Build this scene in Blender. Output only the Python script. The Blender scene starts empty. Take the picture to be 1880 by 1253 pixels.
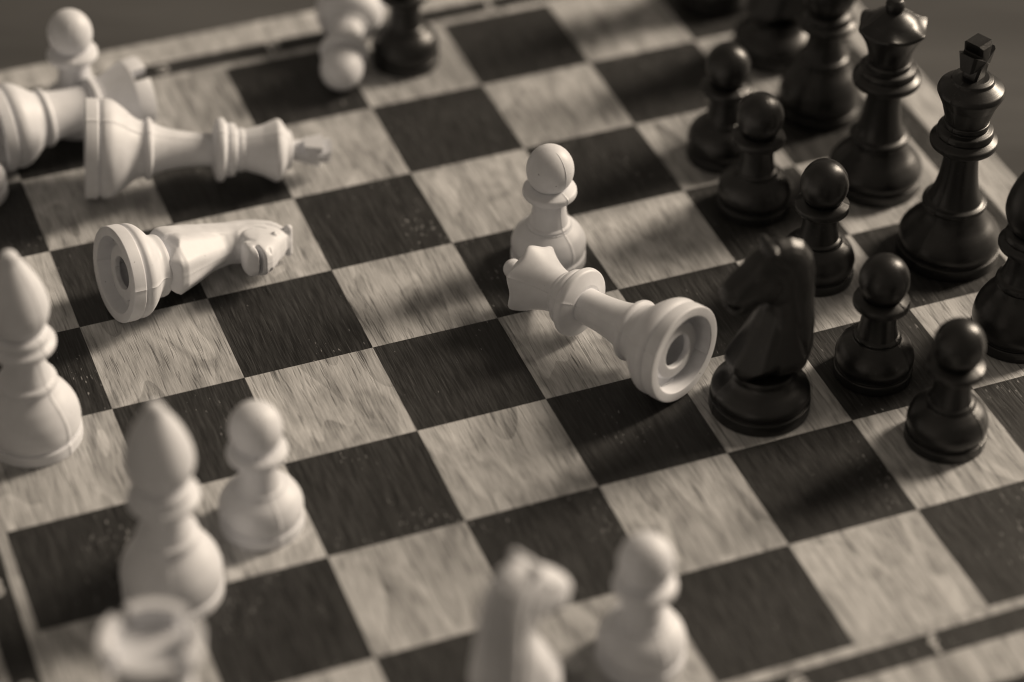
import bpy, bmesh, math, random
import numpy as np
from mathutils import Vector, Matrix

random.seed(7)
scene = bpy.context.scene
col = scene.collection
SQ = 0.035            # side of one square of the board, metres
MM = 0.001


def sq(i, j, z=0.0):
    """board coordinates (files to the right, ranks towards the viewer) to metres"""
    return Vector((i * SQ, -j * SQ, z))


# ------------------------------------------------------------------ camera
cam_data = bpy.data.cameras.new("camera")
cam = bpy.data.objects.new("camera", cam_data)
col.objects.link(cam)
cam.location = (-0.046702, -0.623187, 0.423741)
cam.rotation_euler = (0.876019, -0.009729, -0.368268)
cam_data.sensor_width = 36.0
cam_data.lens = 88.244
cam_data.clip_start = 0.01
cam_data.clip_end = 50.0
cam_data.dof.use_dof = True
cam_data.dof.focus_distance = 0.657
cam_data.dof.aperture_fstop = 4.6
cam_data.dof.aperture_blades = 0
scene.camera = cam

# ------------------------------------------------------------------ light
world = bpy.data.worlds.new("World")
scene.world = world
world.use_nodes = True
bg = world.node_tree.nodes["Background"]
bg.inputs["Color"].default_value = (1.0, 0.85, 0.685, 1)
bg.inputs["Strength"].default_value = 0.155

BOARD_MID = sq(4, 4)


def area_lamp(name, direction, dist, size, power, colour, size_y=None):
    d = bpy.data.lights.new(name, "AREA")
    d.energy = power
    d.color = colour
    d.shape = "RECTANGLE" if size_y else "SQUARE"
    d.size = size
    if size_y:
        d.size_y = size_y
    o = bpy.data.objects.new(name, d)
    v = Vector(direction).normalized()
    o.location = BOARD_MID + v * dist
    o.rotation_euler = v.to_track_quat("Z", "Y").to_euler()
    col.objects.link(o)
    return o


KEY_EL, KEY_AZ = math.radians(28), math.radians(10)
area_lamp("window_light", (math.cos(KEY_EL) * math.cos(KEY_AZ), math.cos(KEY_EL) * math.sin(KEY_AZ), math.sin(KEY_EL)),
          2.6, 0.48, 104.0, (1.0, 0.845, 0.672), 1.3)
area_lamp("room_bounce", (-0.80, -0.28, 0.50), 2.0, 2.0, 1.2, (1.0, 0.84, 0.67))

scene.view_settings.view_transform = "Standard"
scene.view_settings.look = "None"
scene.view_settings.exposure = 0.0
scene.view_settings.gamma = 1.0
scene.render.engine = "CYCLES"
scene.cycles.use_denoising = True
scene.cycles.filter_width = 1.1
scene.cycles.max_bounces = 8
scene.cycles.sample_clamp_indirect = 4.0


# ------------------------------------------------------------------ materials
class NT:
    def __init__(self, name):
        self.m = bpy.data.materials.new(name)
        self.m.use_nodes = True
        self.t = self.m.node_tree
        self.b = self.t.nodes["Principled BSDF"]

    def n(self, kind, **kw):
        nd = self.t.nodes.new("ShaderNode" + kind)
        for k, v in kw.items():
            setattr(nd, k, v)
        return nd

    def put(self, sock, v):
        if hasattr(v, "is_output") or isinstance(v, bpy.types.NodeSocket):
            self.t.links.new(v, sock)
        else:
            sock.default_value = v

    def math(self, op, a, b=0.0, c=None, clamp=False):
        nd = self.n("Math", operation=op, use_clamp=clamp)
        self.put(nd.inputs[0], a)
        self.put(nd.inputs[1], b)
        if c is not None:
            self.put(nd.inputs[2], c)
        return nd.outputs[0]

    def noise(self, vec, scale, detail=3.0, rough=0.5, dist=0.0):
        nd = self.n("TexNoise")
        self.put(nd.inputs["Vector"], vec)
        nd.inputs["Scale"].default_value = scale
        nd.inputs["Detail"].default_value = detail
        nd.inputs["Roughness"].default_value = rough
        nd.inputs["Distortion"].default_value = dist
        return nd.outputs["Fac"]

    def vscale(self, vec, s):
        nd = self.n("VectorMath", operation="MULTIPLY")
        self.put(nd.inputs[0], vec)
        nd.inputs[1].default_value = s
        return nd.outputs[0]

    def vadd(self, a, b):
        nd = self.n("VectorMath", operation="ADD")
        self.put(nd.inputs[0], a)
        self.put(nd.inputs[1], b)
        return nd.outputs[0]

    def ramp(self, fac, lo, hi, a=0.0, b=1.0):
        nd = self.n("MapRange")
        nd.clamp = True
        self.put(nd.inputs[0], fac)
        for k, v in zip((1, 2, 3, 4), (lo, hi, a, b)):
            self.put(nd.inputs[k], v)
        return nd.outputs[0]

    def grey(self, v, tint=(1.0, 1.0, 1.0)):
        nd = self.n("CombineColor")
        for k in range(3):
            self.put(nd.inputs[k], self.math("MULTIPLY", v, tint[k]) if tint[k] != 1.0 else v)
        return nd.outputs[0]

    def bump(self, h, strength, dist, normal=None):
        nd = self.n("Bump")
        nd.inputs["Strength"].default_value = strength
        nd.inputs["Distance"].default_value = dist
        self.put(nd.inputs["Height"], h)
        if normal is not None:
            self.put(nd.inputs["Normal"], normal)
        return nd.outputs[0]


def plastic(name, base, rough, sss, spec, dust):
    k = NT(name)
    tc = k.n("TexCoord").outputs["Object"]
    geo = k.n("NewGeometry").outputs["Position"]
    cloud = k.noise(geo, 160, 4, 0.6)
    fine = k.noise(geo, 2600, 2, 0.5)
    speck = k.noise(geo, 1900, 1, 0.4)
    sp = k.ramp(speck, dust, dust + 0.03)
    v = k.math("MULTIPLY", k.ramp(cloud, 0.3, 0.7, 0.93, 1.05), base)
    if base > 0.3:
        sp2 = k.ramp(k.noise(geo, 900, 1, 0.3), 0.805, 0.82)
        v = k.math("MULTIPLY", v, k.math("SUBTRACT", 1.0, k.math("MULTIPLY", sp2, 0.6)))
    else:
        v = k.math("ADD", v, k.math("MULTIPLY", sp, 0.05))
    k.put(k.b.inputs["Base Color"], k.grey(v, (0.985, 1.0, 1.045)))
    k.put(k.b.inputs["Roughness"], k.math("ADD", rough, k.math("MULTIPLY", k.math("SUBTRACT", cloud, 0.5), 0.28)))
    k.b.inputs["Specular IOR Level"].default_value = spec
    if sss:
        k.b.inputs["Subsurface Weight"].default_value = sss
        k.b.inputs["Subsurface Radius"].default_value = (1.0, 1.0, 1.0)
        k.b.inputs["Subsurface Scale"].default_value = 0.0016
    # turning marks: fine rings round the axis
    sep = k.n("SeparateXYZ")
    k.put(sep.inputs[0], tc)
    ring = k.n("CombineXYZ")
    k.put(ring.inputs[2], sep.outputs[2])
    rr = k.n("VectorMath", operation="LENGTH")
    k.put(rr.inputs[0], k.vscale(tc, (1, 1, 0)))
    k.put(ring.inputs[0], rr.outputs["Value"])
    rings = k.noise(ring.outputs[0], 3200, 1, 0.4)
    h = k.math("ADD", k.math("MULTIPLY", fine, 0.5), k.math("MULTIPLY", rings, 0.6))
    h = k.math("ADD", h, k.math("MULTIPLY", cloud, 0.8))
    k.put(k.b.inputs["Normal"], k.bump(h, 0.35, 0.00006 if base > 0.3 else 0.00011))
    return k.m


M_WHITE = plastic("white_plastic", 0.70, 0.49, 0.0, 0.4, 0.8)
M_BLACK = plastic("black_plastic", 0.0075, 0.37, 0.0, 0.62, 0.735)


def wood(name, dark, turn=False):
    """veneer: fibres run along Y (along X when turn)"""
    k = NT(name)
    geo = k.n("NewGeometry").outputs["Position"]
    if turn:
        mp = k.n("Mapping")
        mp.inputs["Rotation"].default_value = (0, 0, math.pi / 2)
        k.put(mp.inputs["Vector"], geo)
        geo = mp.outputs[0]
    rnd = k.n("ObjectInfo").outputs["Random"]
    off = k.n("CombineXYZ")
    k.put(off.inputs[0], k.math("MULTIPLY", rnd, 0.013))
    k.put(off.inputs[1], k.math("MULTIPLY", rnd, 1.7))
    k.put(off.inputs[2], k.math("MULTIPLY", rnd, 0.9))
    p = k.vadd(geo, off.outputs[0])
    # slow warp so that the fibres wander
    wob = k.noise(k.vscale(p, (45, 30, 1)), 1.0, 2, 0.5)
    w = k.n("CombineXYZ")
    k.put(w.inputs[0], k.math("MULTIPLY", k.math("SUBTRACT", wob, 0.5), 0.0018))
    p = k.vadd(p, w.outputs[0])
    fibre = k.noise(k.vscale(p, (2500, 120, 1)), 1.0, 3.0, 0.6)
    streak = k.noise(k.vscale(p, (620, 34, 1)), 1.0, 3, 0.55, 0.2)
    figure = k.noise(k.vscale(p, (120, 44, 1)), 1.0, 3, 0.5, 1.6)
    pore = k.ramp(k.noise(k.vscale(p, (1750, 88, 1)), 1.0, 2.0, 0.5), 0.36, 0.43, 1.0, 0.0)
    # cathedral figure: sharp growth-ring edges
    rings = k.math("FRACT", k.math("MULTIPLY", k.noise(k.vscale(p, (58, 13, 1)), 1.0, 1.5, 0.45, 0.5), 5.0))
    edge = k.ramp(rings, 0.0, 1.0, 0.0, 1.0)
    if not dark:
        v = k.ramp(fibre, 0.3, 0.7, -0.11, 0.11)
        v = k.math("ADD", v, k.ramp(streak, 0.3, 0.7, -0.03, 0.03))
        v = k.math("ADD", v, k.ramp(figure, 0.38, 0.66, 0.075, -0.10))
        v = k.math("ADD", v, k.math("MULTIPLY", k.math("SUBTRACT", edge, 0.5), 0.13))
        v = k.math("ADD", v, k.math("MULTIPLY", pore, -0.13))
        v = k.math("ADD", v, k.math("MULTIPLY", k.math("SUBTRACT", rnd, 0.5), 0.10))
        v = k.math("MAXIMUM", k.math("ADD", v, 0.425), 0.06)
        k.put(k.b.inputs["Roughness"], k.ramp(fibre, 0.3, 0.7, 0.46, 0.62))
        bs, bd = 0.8, 0.00016
    else:
        v = k.ramp(streak, 0.3, 0.75, 0.009, 0.023)
        v = k.math("ADD", v, k.ramp(fibre, 0.42, 0.7, 0.0, 0.034))
        v = k.math("ADD", v, k.math("MULTIPLY", k.math("SUBTRACT", rnd, 0.5), 0.006))
        # rubbed-off paint: short pale flecks along the grain, in clusters
        clump = k.ramp(k.noise(geo, 40, 2, 0.5), 0.47, 0.65)
        f1 = k.noise(k.vscale(p, (1900, 420, 1)), 1.0, 1.5, 0.5)
        thr = k.math("SUBTRACT", 0.765, k.math("MULTIPLY", clump, 0.105))
        fleck = k.ramp(k.math("SUBTRACT", f1, thr), 0.0, 0.03)
        dot = k.ramp(k.noise(geo, 1250, 1, 0.4), 0.775, 0.80)
        v = k.math("ADD", v, k.math("MULTIPLY", fleck, 0.22))
        v = k.math("ADD", v, k.math("MULTIPLY", dot, 0.05))
        k.put(k.b.inputs["Roughness"], k.ramp(fibre, 0.3, 0.7, 0.42, 0.6))
        bs, bd = 0.55, 0.00014
    k.put(k.b.inputs["Base Color"], k.grey(v))
    k.b.inputs["Specular IOR Level"].default_value = 0.4
    h = k.math("ADD", k.math("MULTIPLY", fibre, 0.6), k.math("MULTIPLY", pore, -0.55))
    h = k.math("ADD", h, k.math("MULTIPLY", streak, 0.4))
    k.put(k.b.inputs["Normal"], k.bump(h, bs, bd))
    return k.m


M_LIGHT = wood("light_veneer", False)
M_DARK = wood("dark_veneer", True)
M_LIGHT_X = wood("light_rail_wood", False, True)
M_DARK_X = wood("dark_band_wood", True, True)

k = NT("print_ink")
k.b.inputs["Base Color"].default_value = (0.42, 0.42, 0.42, 1)
k.b.inputs["Roughness"].default_value = 0.6
M_INK = k.m

k = NT("dark_metal")
k.b.inputs["Base Color"].default_value = (0.12, 0.12, 0.12, 1)
k.b.inputs["Metallic"].default_value = 1.0
k.b.inputs["Roughness"].default_value = 0.4
M_METAL = k.m

k = NT("table_wood")
geo = k.n("NewGeometry").outputs["Position"]
mp = k.n("Mapping")
mp.inputs["Rotation"].default_value = (0, 0, math.radians(21))
k.put(mp.inputs["Vector"], geo)
broad = k.noise(k.vscale(mp.outputs[0], (2.2, 13, 1)), 1.0, 3, 0.5)
fine = k.noise(k.vscale(mp.outputs[0], (30, 420, 1)), 1.0, 3, 0.5)
v = k.math("ADD", k.ramp(broad, 0.32, 0.68, 0.038, 0.092), k.ramp(fine, 0.3, 0.7, -0.008, 0.008))
k.put(k.b.inputs["Base Color"], k.grey(v))
k.b.inputs["Roughness"].default_value = 0.6
k.b.inputs["Specular IOR Level"].default_value = 0.3
k.put(k.b.inputs["Normal"], k.bump(fine, 0.3, 0.0003))
M_TABLE = k.m


# ------------------------------------------------------------------ mesh helpers
def make_mesh(name, verts, faces, mat, angle=38.0):
    me = bpy.data.meshes.new(name)
    me.from_pydata([tuple(v) for v in verts], [], faces)
    me.materials.append(mat)
    bm = bmesh.new()
    bm.from_mesh(me)
    bmesh.ops.recalc_face_normals(bm, faces=bm.faces)
    bm.to_mesh(me)
    bm.free()
    me.polygons.foreach_set("use_smooth", [True] * len(me.polygons))
    me.set_sharp_from_angle(angle=math.radians(angle))
    me.update()
    return me


def add(name, me, parent=None, loc=(0, 0, 0), rot=(0, 0, 0)):
    o = bpy.data.objects.new(name, me)
    col.objects.link(o)
    o.parent = parent
    o.location = loc
    o.rotation_euler = rot
    return o


def fillet(pts):
    """polyline of (r, z, fillet radius) in mm -> rounded polyline"""
    out = []
    n = len(pts)
    for i, p in enumerate(pts):
        x, z = p[0], p[1]
        f = p[2] if len(p) > 2 else 0.0
        if f <= 0 or i in (0, n - 1):
            out.append((x, z))
            continue
        a = Vector((pts[i - 1][0] - x, pts[i - 1][1] - z))
        b = Vector((pts[i + 1][0] - x, pts[i + 1][1] - z))
        la, lb = a.length, b.length
        a.normalize()
        b.normalize()
        ang = a.angle(b)
        if ang > math.radians(176):
            out.append((x, z))
            continue
        t = min(f / math.tan(ang / 2), 0.49 * la, 0.49 * lb)
        p0 = Vector((x, z)) + a * t
        p2 = Vector((x, z)) + b * t
        steps = max(3, min(10, int((math.pi - ang) / 0.22)))
        r = t * math.tan(ang / 2)
        c = Vector((x, z)) + (a + b).normalized() * (r / math.sin(ang / 2))
        a0 = math.atan2(p0.y - c.y, p0.x - c.x)
        a1 = math.atan2(p2.y - c.y, p2.x - c.x)
        d = (a1 - a0 + math.pi) % (2 * math.pi) - math.pi
        for s in range(steps + 1):
            an = a0 + d * s / steps
            out.append((c.x + r * math.cos(an), c.y + r * math.sin(an)))
    res = [out[0]]
    for q in out[1:]:
        if math.hypot(q[0] - res[-1][0], q[1] - res[-1][1]) > 1e-4:
            res.append(q)
    return res


def smooth_curve(pts, n=7):
    """Catmull-Rom through (r, z)"""
    out = []
    P = [pts[0]] + list(pts) + [pts[-1]]
    for i in range(1, len(P) - 2):
        p0, p1, p2, p3 = (np.array(P[k][:2], float) for k in (i - 1, i, i + 1, i + 2))
        for s in range(n):
            t = s / n
            q = 0.5 * (2 * p1 + (p2 - p0) * t + (2 * p0 - 5 * p1 + 4 * p2 - p3) * t * t + (3 * p1 - p0 - 3 * p2 + p3) * t ** 3)
            out.append((float(q[0]), float(q[1])))
    out.append(tuple(float(v) for v in pts[-1][:2]))
    return out


SEG = 64
ANG = sorted(set([i * 2 * math.pi / SEG for i in range(SEG)] +
                 [k * math.pi + s for k in (0, 1) for s in (0.014, -0.014 + (2 * math.pi if k == 0 else 0))]))


def lathe(name, prof, mat, mod=None, seam=0.10, angle=38.0):
    """revolve (r, z) mm round Z; a moulding seam stands proud at 0 and 180 degrees"""
    verts, faces, rings = [], [], []
    for (r, z) in prof:
        if r < 1e-4:
            rings.append([len(verts)])
            verts.append((0, 0, z * MM))
        else:
            ring = []
            for a in ANG:
                rr, zz = r, z
                if mod:
                    rr, zz = mod(r, z, a)
                if seam and r > 2 and min(a % math.pi, math.pi - a % math.pi) < 0.004:
                    rr += seam
                ring.append(len(verts))
                verts.append((rr * math.cos(a) * MM, rr * math.sin(a) * MM, zz * MM))
            rings.append(ring)
    n = len(ANG)
    for a, b in zip(rings, rings[1:]):
        for q in range(n):
            q2 = (q + 1) % n
            if len(a) == 1 and len(b) == 1:
                continue
            if len(a) == 1:
                faces.append((a[0], b[q2], b[q]))
            elif len(b) == 1:
                faces.append((a[q], a[q2], b[0]))
            else:
                faces.append((a[q], a[q2], b[q2], b[q]))
    return make_mesh(name, verts, faces, mat, angle)


def base_profile(R, rim, bell, top_r, top_z):
    """hollow moulded foot: cavity behind a round hole, sunk disc, groove, rim, then the bell above a groove"""
    hole = 0.8 * top_z
    under = [(0, hole), (0.5 * R, hole), (0.5 * R, 4.2), (0.34 * R, 3.8), (0.34 * R, 2.2, 0.5), (0.58 * R, 2.6, 0.5), (0.61 * R, 4.4, 0.5),
             (0.78 * R, 4.4, 0.5), (0.80 * R, 0.0, 0.3), (R, 0.0, 0.35), (R, rim, 0.5), (R - 0.75, rim + 0.05, 0.12),
             (R - 0.7, rim + 0.55, 0.15)]
    return fillet(under) + bell + [(top_r, top_z), (0, top_z)]


# ------------------------------------------------------------------ the pieces, kind by kind (profiles in mm)
def ellipse(cz, a, b, z0=None, n=22):
    pts = []
    for s in range(n + 1):
        t = -math.pi / 2 + math.pi * s / n
        r, z = a * math.cos(t), cz + b * math.sin(t)
        pts.append((max(r, 0.0), z))
    pts[0] = (0.0, pts[0][1])
    pts[-1] = (0.0, pts[-1][1])
    return pts


KINDS = {}


def pawn_parts(mat):
    R = 10.3
    bell = smooth_curve([(9.9, 4.0), (10.25, 5.6), (10.0, 7.6), (8.9, 9.8), (7.3, 11.3), (6.4, 12.0)])
    base = base_profile(R, 3.0, bell, 6.3, 12.3)
    neck = fillet([(0, 11.5), (5.9, 11.5), (6.0, 12.9, 0.5), (5.3, 13.4, 0.3)]) + smooth_curve([(5.2, 13.8), (4.75, 16.5), (4.55, 19.5), (4.7, 22.0)]) + [(0, 22.4)]
    collar = fillet([(0, 21.2), (5.2, 21.2, 0.6), (7.4, 22.7, 0.9), (7.3, 24.3, 0.8), (5.0, 25.3, 0.8), (0, 25.4)])
    head = [(r, z) for r, z in ellipse(30.4, 6.45, 7.1)]
    return [("base", lathe("pawn_base", base, mat)), ("neck", lathe("pawn_neck", neck, mat)),
            ("collar", lathe("pawn_collar", collar, mat)), ("head", lathe("pawn_head", head, mat))]


def king_parts(mat):
    bell = smooth_curve([(13.7, 4.4), (14.05, 5.6), (13.6, 7.6), (11.8, 10.2), (9.6, 12.6), (8.3, 14.6), (7.9, 16.2)])
    base = base_profile(14.1, 3.6, bell, 7.8, 16.6)
    stem = fillet([(0, 16.2), (7.9, 16.2, 0.4), (8.9, 17.2, 0.7), (8.6, 18.3, 0.5), (7.5, 18.6, 0.3)]) + \
        smooth_curve([(7.2, 18.9), (6.5, 20.8), (5.75, 23.5), (5.1, 27.5), (4.7, 32), (4.65, 36)]) + [(0, 36.2)]
    collar = fillet([(0, 35.4), (5.4, 35.4, 0.5), (9.0, 36.6, 0.9), (9.15, 38.4, 0.9), (7.3, 39.5, 0.25), (7.7, 40.2, 0.6), (7.4, 41.8, 0.6),
                     (5.9, 42.3, 0.2), (6.2, 43.1, 0.5), (6.1, 44.3, 0.4), (0, 44.6)])
    crown = fillet([(0, 43.5), (5.7, 43.5), (5.85, 44.8, 1.5), (7.2, 49.5, 4), (9.0, 53.4, 0.9), (8.6, 54.6, 0.8), (5.7, 56.5, 0.4), (5.5, 57.4, 0.4),
                    (4.2, 57.9, 0.4), (0, 58.0)])
    # cross: waisted stem, flared arms with faceted faces
    out = [(-2.4, 57.0), (-1.75, 61.4), (-2.0, 62.2), (-4.3, 61.0), (-4.5, 66.3), (-2.0, 65.3), (-1.8, 65.8), (-2.6, 69.0),
           (2.6, 69.0), (1.8, 65.8), (2.0, 65.3), (4.5, 66.3), (4.3, 61.0), (2.0, 62.2), (1.75, 61.4), (2.4, 57.0)]
    verts, faces = [], []
    n = len(out)
    rings = []
    for (yy, ins) in ((-2.75, 0.75), (-2.0, 0.0), (2.0, 0.0), (2.75, 0.75)):
        ring = []
        for (x, z) in out:
            sx = math.copysign(max(abs(x) - ins * (1.0 if abs(x) > 2.3 else 0.45), 0.4), x)
            sz = z - 1.3 * ins if z > 68 else (z + (63.7 - z) * 0.12 * ins if z > 60.5 else z)
            ring.append(len(verts))
            verts.append((sx * MM, yy * (1.1 if z > 61.3 else 0.78) * MM, sz * MM))
        rings.append(ring)
    for ra, rb in zip(rings, rings[1:]):
        for q in range(n):
            faces.append((ra[q], ra[(q + 1) % n], rb[(q + 1) % n], rb[q]))
    # each broad face is pulled out to a low ridge over the middle of the cross
    for ring, yy in ((rings[0], -3.3), (rings[-1], 3.3)):
        c = len(verts)
        verts.append((0, yy * MM, 63.7 * MM))
        for q in range(n):
            faces.append((ring[q], ring[(q + 1) % n], c))
    cross = make_mesh("king_cross", verts, faces, mat, 15)
    return [("base", lathe("king_base", base, mat)), ("stem", lathe("king_stem", stem, mat)), ("collar", lathe("king_collar", collar, mat)),
            ("crown", lathe("king_crown", crown, mat)), ("cross", cross)]


def queen_parts(mat):
    bell = smooth_curve([(12.9, 4.3), (13.3, 5.4), (12.9, 7.2), (11.2, 9.6), (9.2, 11.8), (8.0, 13.6), (7.7, 15.0)])
    base = base_profile(13.3, 3.5, bell, 7.6, 15.4)
    stem = fillet([(0, 15.0), (7.6, 15.0, 0.4), (8.5, 15.9, 0.7), (8.2, 17.0, 0.5), (7.2, 17.3, 0.3)]) + \
        smooth_curve([(6.9, 17.6), (6.2, 19.5), (5.6, 22), (5.05, 26), (4.8, 30), (4.8, 34)]) + [(0, 34.2)]
    collar = fillet([(0, 33.2), (5.7, 33.2, 0.5), (9.4, 34.4, 0.9), (9.65, 36.2, 0.9), (7.9, 37.4, 0.25), (8.1, 38.2, 0.5), (7.7, 39.4, 0.5),
                     (6.4, 39.9, 0.2), (6.5, 40.7, 0.4), (6.1, 41.6, 0.4), (0, 41.8)])

    def flute(r, z, a):
        """six blunt points: the rim swells and rises at each, the cone below is scalloped"""
        u = 1.0 - 2.0 * abs(math.sin(3 * a)) ** 1.3
        w = min(max((z - 43.0) / 9.0, 0.0), 1.0) ** 2.2
        if z > 52.5:
            w = min(max((r - 6.3) / 3.0, 0.0), 1.0)
        return r * (1 + w * (0.06 * u + 0.02)), z + 0.5 * w * u

    coronet = [(0, 41.0), (5.7, 41.0)] + smooth_curve([(5.75, 42.0), (6.0, 43.8), (6.8, 46.6), (8.0, 49.4), (9.1, 51.4)], 5) + \
        smooth_curve([(9.45, 52.0), (9.3, 52.6), (8.5, 53.1), (7.2, 54.0), (5.6, 55.4), (3.8, 56.7), (2.5, 57.3)], 5) + [(0, 57.4)]
    knob = fillet([(0, 56.6), (2.6, 56.6), (2.35, 57.4, 0.5), (2.6, 58.2, 0.6), (2.7, 59.6, 1.0), (1.9, 60.9, 0.9), (0, 61.2)])
    return [("base", lathe("queen_base", base, mat)), ("stem", lathe("queen_stem", stem, mat)), ("collar", lathe("queen_collar", collar, mat)),
            ("coronet", lathe("queen_coronet", coronet, mat, mod=flute, angle=50)), ("knob", lathe("queen_knob", knob, mat))]


def bishop_parts(mat):
    bell = smooth_curve([(11.5, 3.9), (11.95, 5.4), (12.0, 7.4), (11.4, 10.4), (9.8, 13.6), (8.0, 16.0), (7.2, 17.4)])
    base = base_profile(12.0, 3.2, bell, 7.0, 17.8)
    stem = fillet([(0, 17.4), (7.0, 17.4, 0.4), (7.6, 18.4, 0.7), (7.3, 19.6, 0.5), (6.5, 20.0, 0.3)]) + \
        smooth_curve([(6.3, 20.3), (5.5, 23), (5.1, 26), (5.1, 29.4)]) + [(0, 29.6)]
    collar = fillet([(0, 28.8), (5.6, 28.8, 0.5), (8.4, 29.8, 0.8), (8.5, 31.2, 0.8), (7.0, 32.3, 0.3), (7.3, 33.0, 0.5), (6.9, 34.3, 0.5), (5.6, 35.0, 0.5), (0, 35.2)])
    mitre = smooth_curve([(0, 34.0), (4.6, 34.6), (6.9, 37.4), (7.95, 41.0), (7.7, 44.6), (6.6, 48.4), (5.0, 52.0), (3.4, 54.8), (2.6, 56.2), (2.25, 57.2), (1.6, 58.3), (0, 58.9)])
    mitre[0] = (0, 34.0)
    mitre[-1] = (0, 58.9)
    mitre = [(max(r, 0), z) for r, z in mitre]
    return [("base", lathe("bishop_base", base, mat)), ("stem", lathe("bishop_stem", stem, mat)), ("collar", lathe("bishop_collar", collar, mat)),
            ("mitre", lathe("bishop_mitre", mitre, mat))]


def rook_parts(mat):
    bell = smooth_curve([(11.9, 4.2), (12.3, 5.4), (12.0, 7.2), (10.6, 9.6), (9.0, 11.6), (8.2, 13.0), (8.0, 13.8)])
    base = base_profile(12.4, 3.4, bell, 7.9, 14.2)
    stem = fillet([(0, 13.8), (7.9, 13.8, 0.4), (8.6, 14.7, 0.6), (8.3, 15.8, 0.5), (7.6, 16.1, 0.3)]) + \
        smooth_curve([(7.4, 16.4), (6.9, 19), (6.5, 23), (6.4, 29)]) + [(0, 29.2)]
    collar = fillet([(0, 28.4), (6.8, 28.4, 0.5), (8.3, 29.4, 0.6), (8.1, 30.8, 0.6), (6.9, 31.2, 0.3), (0, 31.4)])
    wall = fillet([(0, 30.8), (6.9, 30.8), (7.2, 32.5, 1.5), (8.8, 36.5, 4), (10.7, 40.6, 1), (10.7, 41.0), (8.0, 41.0), (0, 40.6)])
    turret = lathe("rook_turret", wall, mat)
    # four merlons as wedges of a ring
    verts, faces = [], []
    for q in range(4):
        a0 = q * math.pi / 2 + 0.16
        a1 = (q + 1) * math.pi / 2 - 0.16
        n = 14
        b0 = len(verts)
        for s in range(n + 1):
            a = a0 + (a1 - a0) * s / n
            for (r, z) in ((8.0, 40.4), (10.65, 40.4), (11.0, 44.9), (10.7, 45.4), (8.5, 45.4), (8.2, 45.1)):
                verts.append((r * math.cos(a) * MM, r * math.sin(a) * MM, z * MM))
        for s in range(n):
            for e in range(6):
                e2 = (e + 1) % 6
                faces.append((b0 + s * 6 + e, b0 + s * 6 + e2, b0 + s * 6 + 6 + e2, b0 + s * 6 + 6 + e))
        faces.append(tuple(b0 + e for e in range(6)))
        faces.append(tuple(b0 + n * 6 + e for e in reversed(range(6))))
    crenels = make_mesh("rook_battlement", verts, faces, mat, 40)
    return [("base", lathe("rook_base", base, mat)), ("stem", lathe("rook_stem", stem, mat)), ("collar", lathe("rook_collar", collar, mat)),
            ("turret", turret), ("battlement", crenels)]


# --- knight: horse carved as a distance field and skinned with surface nets
HORSE = [(-8.2, 12.4), (-10.4, 15.3), (-12.1, 20.5), (-12.8, 27), (-12.5, 34), (-12.2, 41), (-10.9, 46.6), (-8.0, 51.2), (-4.6, 52.9), (-0.8, 53.0),
         (2.2, 51.6), (3.4, 49.8), (5.2, 48.2), (7.2, 45.6), (10.2, 43.0), (12.2, 40.8), (13.0, 38.8), (12.5, 36.9), (11.6, 35.2), (10.6, 33.9), (8.6, 33.9),
         (6.0, 34.6), (3.4, 35.7), (1.9, 35.0), (2.3, 32.4), (4.6, 27.4), (7.4, 21.6), (9.6, 17.4), (9.6, 15.4), (7.8, 12.6)]


def poly_sdf(X, Z, poly):
    d = np.full(X.shape, 1e9)
    inside = np.zeros(X.shape, bool)
    n = len(poly)
    for i in range(n):
        x0, z0 = poly[i]
        x1, z1 = poly[(i + 1) % n]
        ex, ez = x1 - x0, z1 - z0
        t = np.clip(((X - x0) * ex + (Z - z0) * ez) / (ex * ex + ez * ez), 0, 1)
        d = np.minimum(d, np.hypot(X - x0 - t * ex, Z - z0 - t * ez))
        cross = ((z0 > Z) != (z1 > Z)) & (X < (x1 - x0) * (Z - z0) / (z1 - z0 + 1e-12) + x0)
        inside ^= cross
    return np.where(inside, -d, d)


def surface_nets(F, origin, h):
    nx, ny, nz = F.shape
    ins = F < 0
    c = [ins[i:nx - 1 + i, j:ny - 1 + j, k:nz - 1 + k] for i in (0, 1) for j in (0, 1) for k in (0, 1)]
    s = sum(a.astype(int) for a in c)
    act = (s > 0) & (s < 8)
    idx = -np.ones(act.shape, int)
    idx[act] = np.arange(act.sum())
    cells = np.argwhere(act)
    acc = np.zeros((len(cells), 3))
    cnt = np.zeros(len(cells))
    corner = [(i, j, k) for i in (0, 1) for j in (0, 1) for k in (0, 1)]
    for a in range(8):
        for b in range(a + 1, 8):
            da = np.array(corner[b]) - np.array(corner[a])
            if np.abs(da).sum() != 1:
                continue
            pa, pb = cells + corner[a], cells + corner[b]
            fa, fb = F[pa[:, 0], pa[:, 1], pa[:, 2]], F[pb[:, 0], pb[:, 1], pb[:, 2]]
            m = (fa < 0) != (fb < 0)
            t = fa[m] / (fa[m] - fb[m])
            acc[m] += pa[m] + t[:, None] * da
            cnt[m] += 1
    V = acc / cnt[:, None] * h + origin
    faces = []
    for ax in range(3):
        sl0 = [slice(1, -1)] * 3
        sl0[ax] = slice(0, -1)
        sl1 = list(sl0)
        sl1[ax] = slice(1, None)
        ch = np.argwhere(ins[tuple(sl0)] != ins[tuple(sl1)])
        off = np.array([1, 1, 1])
        off[ax] = 0
        P = ch + off
        u, v = [q for q in range(3) if q != ax]
        e = np.zeros(3, int)
        eu = e.copy()
        eu[u] = 1
        ev = e.copy()
        ev[v] = 1
        q = [P, P - eu, P - eu - ev, P - ev]
        ids = np.stack([idx[w[:, 0], w[:, 1], w[:, 2]] for w in q], 1)
        ids = ids[(ids >= 0).all(1)]
        faces.append(ids)
    return V, np.concatenate(faces)


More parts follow.
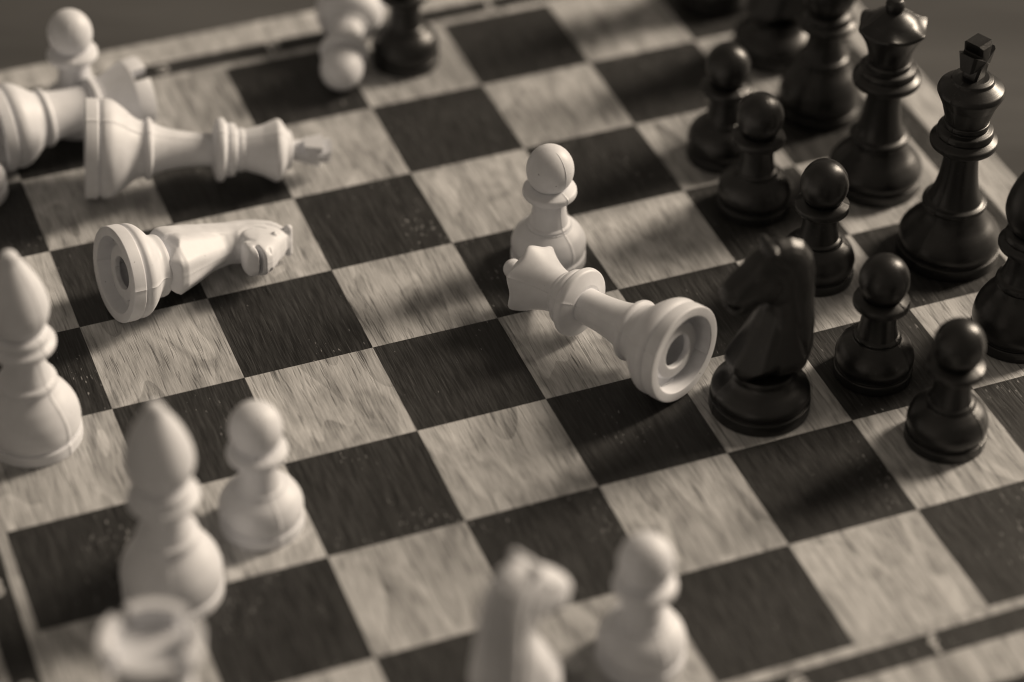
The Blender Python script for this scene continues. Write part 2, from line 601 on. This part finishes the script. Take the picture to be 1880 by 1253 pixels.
def capsule(X, Y, Z, a, b, r):
    a, b = np.array(a, float), np.array(b, float)
    d = b - a
    t = np.clip(((X - a[0]) * d[0] + (Y - a[1]) * d[1] + (Z - a[2]) * d[2]) / (d @ d), 0, 1)
    return np.sqrt((X - a[0] - t * d[0]) ** 2 + (Y - a[1] - t * d[1]) ** 2 + (Z - a[2] - t * d[2]) ** 2) - r


def smin(a, b, k):
    h = np.clip(0.5 + 0.5 * (b - a) / k, 0, 1)
    return b * (1 - h) + a * h - k * h * (1 - h)


def smax(a, b, k):
    return -smin(-a, -b, k)


def horse_mesh():
    h = 0.36
    xs = np.arange(-14.4, 15.0, h)
    ys = np.arange(0.0, 11.6, h)
    ys = np.concatenate([-ys[:0:-1], ys])
    zs = np.arange(11.4, 55.2, h)
    X2, Z2 = np.meshgrid(xs, zs, indexing="ij")
    d2 = poly_sdf(X2, Z2, HORSE)[:, None, :]
    X, Y, Z = np.meshgrid(xs, ys, zs, indexing="ij")
    T = np.interp(Z, [12.6, 15.5, 20, 28, 36, 44, 52], [8.0, 8.8, 7.8, 6.0, 4.9, 4.5, 3.8])
    head = np.clip((Z - 33.5) / 1.5, 0, 1) * np.clip((X - 2.0) / 2.0, 0, 1)
    T = T - 0.55 * np.clip((X - 5.0) / 7.0, 0, 1) * head
    chf = np.interp(Z, [12.6, 16, 22, 33, 37, 52], [4.0, 5.4, 4.4, 3.6, 1.9, 1.9])
    chf = np.where(X < -1, np.interp(Z, [12, 20, 40, 52], [3.6, 3.2, 2.6, 2.0]), chf)
    chf = chf * (1 - head) + 1.0 * head
    # cheeks and flanks swell a little towards the middle
    T = T + (1.3 * (1 - np.exp(d2 / 3.2)) - 0.75) * np.clip((Z - 22) / 8, 0, 1)
    dy = np.abs(Y) - T
    d2 = d2 + 0 * Y
    soft = np.interp(X, [-6, -1, 2, 12], [3.0, 2.0, 1.0, 0.8])
    f = smax(smax(d2, dy, soft), (d2 + dy + chf) / math.sqrt(2), soft)
    # mane: shallow grooves that follow the back of the neck
    band = np.clip((-X - 1.0 + (Z - 30) * 0.12) / 2.5, 0, 1) * np.clip((Z - 15) / 6, 0, 1) * (d2 > -8.5)
    f = f + 0.05 * band * np.sin(d2 * 2 * math.pi / 1.15)
    # edge of the mane and round of the jaw, cut shallow into both flanks
    def cut(line, w, depth):
        d = np.full(X2.shape, 1e9)
        for (x0, z0), (x1, z1) in zip(line, line[1:]):
            t = np.clip(((X2 - x0) * (x1 - x0) + (Z2 - z0) * (z1 - z0)) / ((x1 - x0) ** 2 + (z1 - z0) ** 2), 0, 1)
            d = np.minimum(d, np.hypot(X2 - x0 - t * (x1 - x0), Z2 - z0 - t * (z1 - z0)))
        return (depth * np.exp(-(d / w) ** 2))[:, None, :]
    f = f + cut([(1.0, 49.0), (-2.2, 46.0), (-4.0, 41.0), (-5.0, 34.0), (-6.4, 26.0), (-8.2, 20.0)], 0.55, 0.5)
    jaw = [(3.2 + 4.3 * math.cos(t), 40.6 + 4.3 * math.sin(t)) for t in np.linspace(2.2, 5.3, 12)]
    f = f + cut(jaw, 0.5, 0.4)
    # groove behind the forelock, raised forelock ridge across the crest
    f = np.maximum(f, -capsule(X, Y, Z, (3.9, -8, 50.3), (3.9, 8, 50.3), 0.95))
    f = smin(f, capsule(X, Y, Z, (1.4, -3.5, 51.2), (1.4, 3.5, 51.2), 1.2), 0.5)
    Ya = np.abs(Y)
    # eye: ringed dimple with a bead
    f = np.maximum(f, -capsule(X, Ya, Z, (5.3, 5.3, 45.0), (4.4, 5.4, 45.6), 0.95))
    f = smin(f, capsule(X, Ya, Z, (5.1, 4.35, 45.1), (4.7, 4.35, 45.4), 0.75), 0.2)
    # mouth slit right across the muzzle, nostrils, hollow under the cheek, nick below the lip
    f = smax(f, -smax(np.abs(Z - 37.3 - 0.12 * (X - 11)) - 0.55, 9.4 - X, 0.3), 0.35)
    f = smax(f, -capsule(X, Ya, Z, (11.9, 2.6, 40.3), (11.2, 3.4, 40.6), 0.5), 0.4)
    f = smax(f, -capsule(X, Ya, Z, (2.6, 6.6, 34.6), (6.6, 6.3, 37.0), 1.9), 0.5)
    f = smax(f, -capsule(X, Y, Z, (8.0, -7, 33.4), (8.0, 7, 33.4), 0.8), 0.3)
    # seam of the mould
    f = f - 0.10 * np.exp(-(Y / 0.25) ** 2)
    V, F = surface_nets(f, np.array([xs[0], ys[0], zs[0]]), h)
    # one relaxing pass takes out the voxel steps
    me = bpy.data.meshes.new("horse_head")
    me.from_pydata((V * MM).tolist(), [], F.tolist())
    bm = bmesh.new()
    bm.from_mesh(me)
    bmesh.ops.recalc_face_normals(bm, faces=bm.faces)
    for _ in range(2):
        bmesh.ops.smooth_vert(bm, verts=bm.verts, factor=0.35, use_axis_x=True, use_axis_y=True, use_axis_z=True)
    bm.to_mesh(me)
    bm.free()
    me.polygons.foreach_set("use_smooth", [True] * len(me.polygons))
    return me


HORSE_ME = horse_mesh()


def knight_parts(mat):
    bell = smooth_curve([(12.4, 4.5), (12.75, 5.4), (12.4, 6.8), (11.0, 8.4), (9.4, 9.8), (8.6, 11.0), (8.5, 12.4)])
    base = base_profile(13.0, 3.7, bell, 8.3, 13.2)
    me = HORSE_ME.copy()
    me.materials.clear()
    me.materials.append(mat)
    return [("base", lathe("knight_base", base, mat)), ("horse_head", me)]


PARTS = {}
for kind, fn in (("pawn", pawn_parts), ("king", king_parts), ("queen", queen_parts), ("bishop", bishop_parts), ("rook", rook_parts), ("knight", knight_parts)):
    for colour, mat in (("white", M_WHITE), ("black", M_BLACK)):
        PARTS[colour, kind] = fn(mat)


def piece(colour, kind, label, group=None):
    root = bpy.data.objects.new("%s_%s" % (colour, kind), None)
    root.empty_display_size = 0.01
    col.objects.link(root)
    root["label"] = label
    root["category"] = "chess " + kind
    if group:
        root["group"] = group
    for nm, me in PARTS[colour, kind]:
        add(nm, me, root)
    return root


def stand(colour, kind, i, j, yaw, label, group=None):
    o = piece(colour, kind, label, group)
    o.location = sq(i, j, 0.00005)
    o.rotation_euler = (0, 0, math.radians(yaw))
    return o


def lie(colour, kind, i, j, phi, tau, roll, label, group=None):
    """axis points along phi in plan and dips by tau; the piece is set down until it touches"""
    o = piece(colour, kind, label, group)
    a = Vector((math.cos(math.radians(tau)) * math.cos(math.radians(phi)), math.cos(math.radians(tau)) * math.sin(math.radians(phi)), -math.sin(math.radians(tau))))
    side = Vector((0, 0, 1)).cross(a).normalized()
    up = a.cross(side)
    m = Matrix((side, up, a)).transposed()
    m = m @ Matrix.Rotation(math.radians(roll), 3, "Z")
    o.rotation_euler = m.to_euler()
    low = min(m[2][0] * v.co.x + m[2][1] * v.co.y + m[2][2] * v.co.z for _, me in PARTS[colour, kind] for v in me.vertices)
    o.location = sq(i, j, 0.00005 - low)
    return o


# ------------------------------------------------------------------ the table and the board
def box(name, x0, x1, y0, y1, z0, z1, mat, bevel=0.0):
    bm = bmesh.new()
    vs = [bm.verts.new((x, y, z)) for x in (x0, x1) for y in (y0, y1) for z in (z0, z1)]
    for f in ((0, 1, 3, 2), (4, 6, 7, 5), (0, 4, 5, 1), (2, 3, 7, 6), (0, 2, 6, 4), (1, 5, 7, 3)):
        bm.faces.new([vs[q] for q in f])
    bmesh.ops.recalc_face_normals(bm, faces=bm.faces)
    if bevel:
        bmesh.ops.bevel(bm, geom=list(bm.edges), offset=bevel, segments=2, affect="EDGES", profile=0.5)
    me = bpy.data.meshes.new(name)
    bm.to_mesh(me)
    bm.free()
    me.materials.append(mat)
    return me


TABLE_Z = -0.026
o = add("table", box("table", -1.5, 2.2, -1.3, 2.6, TABLE_Z - 0.03, TABLE_Z, M_TABLE, 0.003))
o["kind"] = "structure"
o["label"] = "dark blurred table top under the chess board"

board = bpy.data.objects.new("chess_board", None)
col.objects.link(board)
board.location = sq(4, 4, TABLE_Z)
board["label"] = "wooden chess board with light and dark squares and lettered border"
board["category"] = "chess board"


def bpart(name, me, x=0.0, y=0.0, z=0.0):
    o = add(name, me, board)
    o.location = (x - 4 * SQ, y + 4 * SQ, z - TABLE_Z)
    return o


G = 0.00003
tile = {c: box(c + "_square", G, SQ - G, -SQ + G, -G, -0.003, 0.0, m) for c, m in (("light", M_LIGHT), ("dark", M_DARK))}
for i in range(8):
    for j in range(8):
        c = "light" if (i + j) % 2 == 0 else "dark"
        bpart(c + "_square", tile[c], i * SQ, -j * SQ)

W1, W2, W3 = 0.0028, 0.0068, 0.0125      # pale inlay, dark lettered band, pale outer rail
B = 8 * SQ


def rim(name, a, b, z0, z1, m_ns, m_ew, bevel=0.0):
    """four strips round the squares between offsets a and b; butted at the corners"""
    bpart(name, box(name, -b + G, B + b - G, a + G, b - G, z0, z1, m_ns, bevel))
    bpart(name, box(name, -b + G, B + b - G, -B - b + G, -B - a - G, z0, z1, m_ns, bevel))
    bpart(name, box(name, -b + G, -a - G, -B - a + G, a - G, z0, z1, m_ew, bevel))
    bpart(name, box(name, B + a + G, B + b - G, -B - a + G, a - G, z0, z1, m_ew, bevel))


rim("inlay_strip", 0.0, W1, -0.003, 0.0, M_LIGHT, M_LIGHT)
rim("lettered_band", W1, W1 + W2, -0.003, 0.0, M_DARK, M_DARK)
WT = W1 + W2 + W3
rim("frame_rail", W1 + W2, WT, TABLE_Z + 0.001, 0.0002, M_LIGHT, M_LIGHT, 0.0006)
bpart("board_body", box("board_body", -W1 - W2 + G, B + W1 + W2 - G, -B - W1 - W2 + G, W1 + W2 - G, TABLE_Z + 0.0005, -0.0032, M_DARK))


def glyph_mesh(ch):
    cu = bpy.data.curves.new("glyph", "FONT")
    cu.body = ch
    cu.size = 0.0088
    cu.align_x = "CENTER"
    cu.align_y = "CENTER"
    cu.extrude = 0.00003
    cu.offset = 0.00012
    t = bpy.data.objects.new("glyph", cu)
    col.objects.link(t)
    dg = bpy.context.evaluated_depsgraph_get()
    me = bpy.data.meshes.new_from_object(t.evaluated_get(dg))
    bpy.data.objects.remove(t)
    me.materials.clear()
    me.materials.append(M_INK)
    # centre the outline on its own middle
    xs = [v.co.x for v in me.vertices]
    ys = [v.co.y for v in me.vertices]
    cx, cy = (min(xs) + max(xs)) / 2, (min(ys) + max(ys)) / 2
    for v in me.vertices:
        v.co.x -= cx
        v.co.y -= cy
    return me


mid = W1 + W2 / 2
for q in range(8):
    me = glyph_mesh("abcdefgh"[q])
    bpart("letter", me, (q + 0.5) * SQ, -B - mid, 0.00005)
    bpart("letter", me, (q + 0.5) * SQ, mid, 0.00005).rotation_euler = (0, 0, math.pi)
    me = glyph_mesh("87654321"[q])
    bpart("numeral", me, -mid, -(q + 0.5) * SQ, 0.00005)
    bpart("numeral", me, B + mid, -(q + 0.5) * SQ, 0.00005).rotation_euler = (0, 0, math.pi)

# ------------------------------------------------------------------ black men, standing
GB = "black pawns standing in the second row"
stand("black", "pawn", 6.50, 2.65, 100, "black pawn standing just behind another, farthest of the right-hand pawn row", GB)
stand("black", "pawn", 6.44, 3.38, 95, "black pawn in front of the black queen, second farthest of the right-hand row", GB)
stand("black", "pawn", 6.51, 4.36, 150, "black pawn half hidden behind the black knight's head, left of the king", GB)
stand("black", "pawn", 6.39, 5.56, -60, "black pawn standing right of the black knight on a dark square", GB)
stand("black", "pawn", 6.54, 6.40, 120, "nearest black pawn, on a light square at lower right", GB)
stand("black", "pawn", 4.51, 0.42, 40, "lone black pawn at the far edge beside a fallen white pawn, head cropped", None)
stand("black", "king", 7.62, 4.46, 24, "tall black king with a faceted cross, standing by the right border")
stand("black", "queen", 7.51, 3.42, -2, "black queen with pointed coronet standing beyond the black king")
stand("black", "bishop", 7.54, 2.34, 60, "blurred black bishop with ringed collar standing left of the black queen", "black bishops")
stand("black", "bishop", 7.60, 5.56, 100, "black bishop cut off by the right edge of the picture", "black bishops")
stand("black", "knight", 5.44, 5.60, 178, "black knight facing left beside the fallen white queen", "black knights")
stand("black", "knight", 7.58, 1.40, 178, "dark blurred black knight at the top behind the black bishop", "black knights")
stand("black", "rook", 7.48, 0.41, 0, "black rook at the far corner, only its foot in view at the top edge")

# ------------------------------------------------------------------ white men
GW = "white pawns still standing"
stand("white", "pawn", 4.63, 3.46, -70, "white pawn standing in the middle of the board behind the fallen queen", GW)
stand("white", "pawn", 1.65, 0.33, 80, "white pawn standing at the far left border behind the fallen rook", GW)
stand("white", "pawn", 1.68, 5.52, 100, "white pawn standing at lower left beside a white bishop", GW)
stand("white", "pawn", 3.63, 7.60, 100, "blurred white pawn in the foreground right of a white knight", GW)
stand("white", "pawn", 0.58, 1.05, 100, "white pawn of which only a sliver shows at the left picture edge", GW)
stand("white", "bishop", 0.41, 4.10, -55, "white bishop standing at the left picture edge below the fallen knight", "white bishops")
stand("white", "bishop", 0.93, 5.95, 75, "blurred white bishop standing behind the front rook, left of a pawn", "white bishops")
stand("white", "rook", 0.46, 7.53, 23, "blurred white rook at the bottom left corner, seen into its battlements", "white rooks")
stand("white", "knight", 2.66, 7.91, 25, "blurred white knight in the foreground with its head turned right", "white knights")
lie("white", "king", 1.489, 1.327, -13.1, 5.74, 112, "fallen white king lying on its side with the cross to the right")
lie("white", "queen", 4.95, 5.315, 116.6, 3.6, 30, "fallen white queen lying with its hollow foot towards the viewer")
lie("white", "rook", 0.869, 0.746, 7.4, 2.2, 25, "fallen white rook lying behind the white king at the left edge", "white rooks")
lie("white", "knight", 1.307, 2.955, 10.4, 8.8, 168, "fallen white knight lying on its side with the hollow foot to the left", "white knights")
lie("white", "pawn", 4.22, -0.18, -113.9, 8.75, 30, "fallen white pawn at the top edge with its round head towards the viewer")
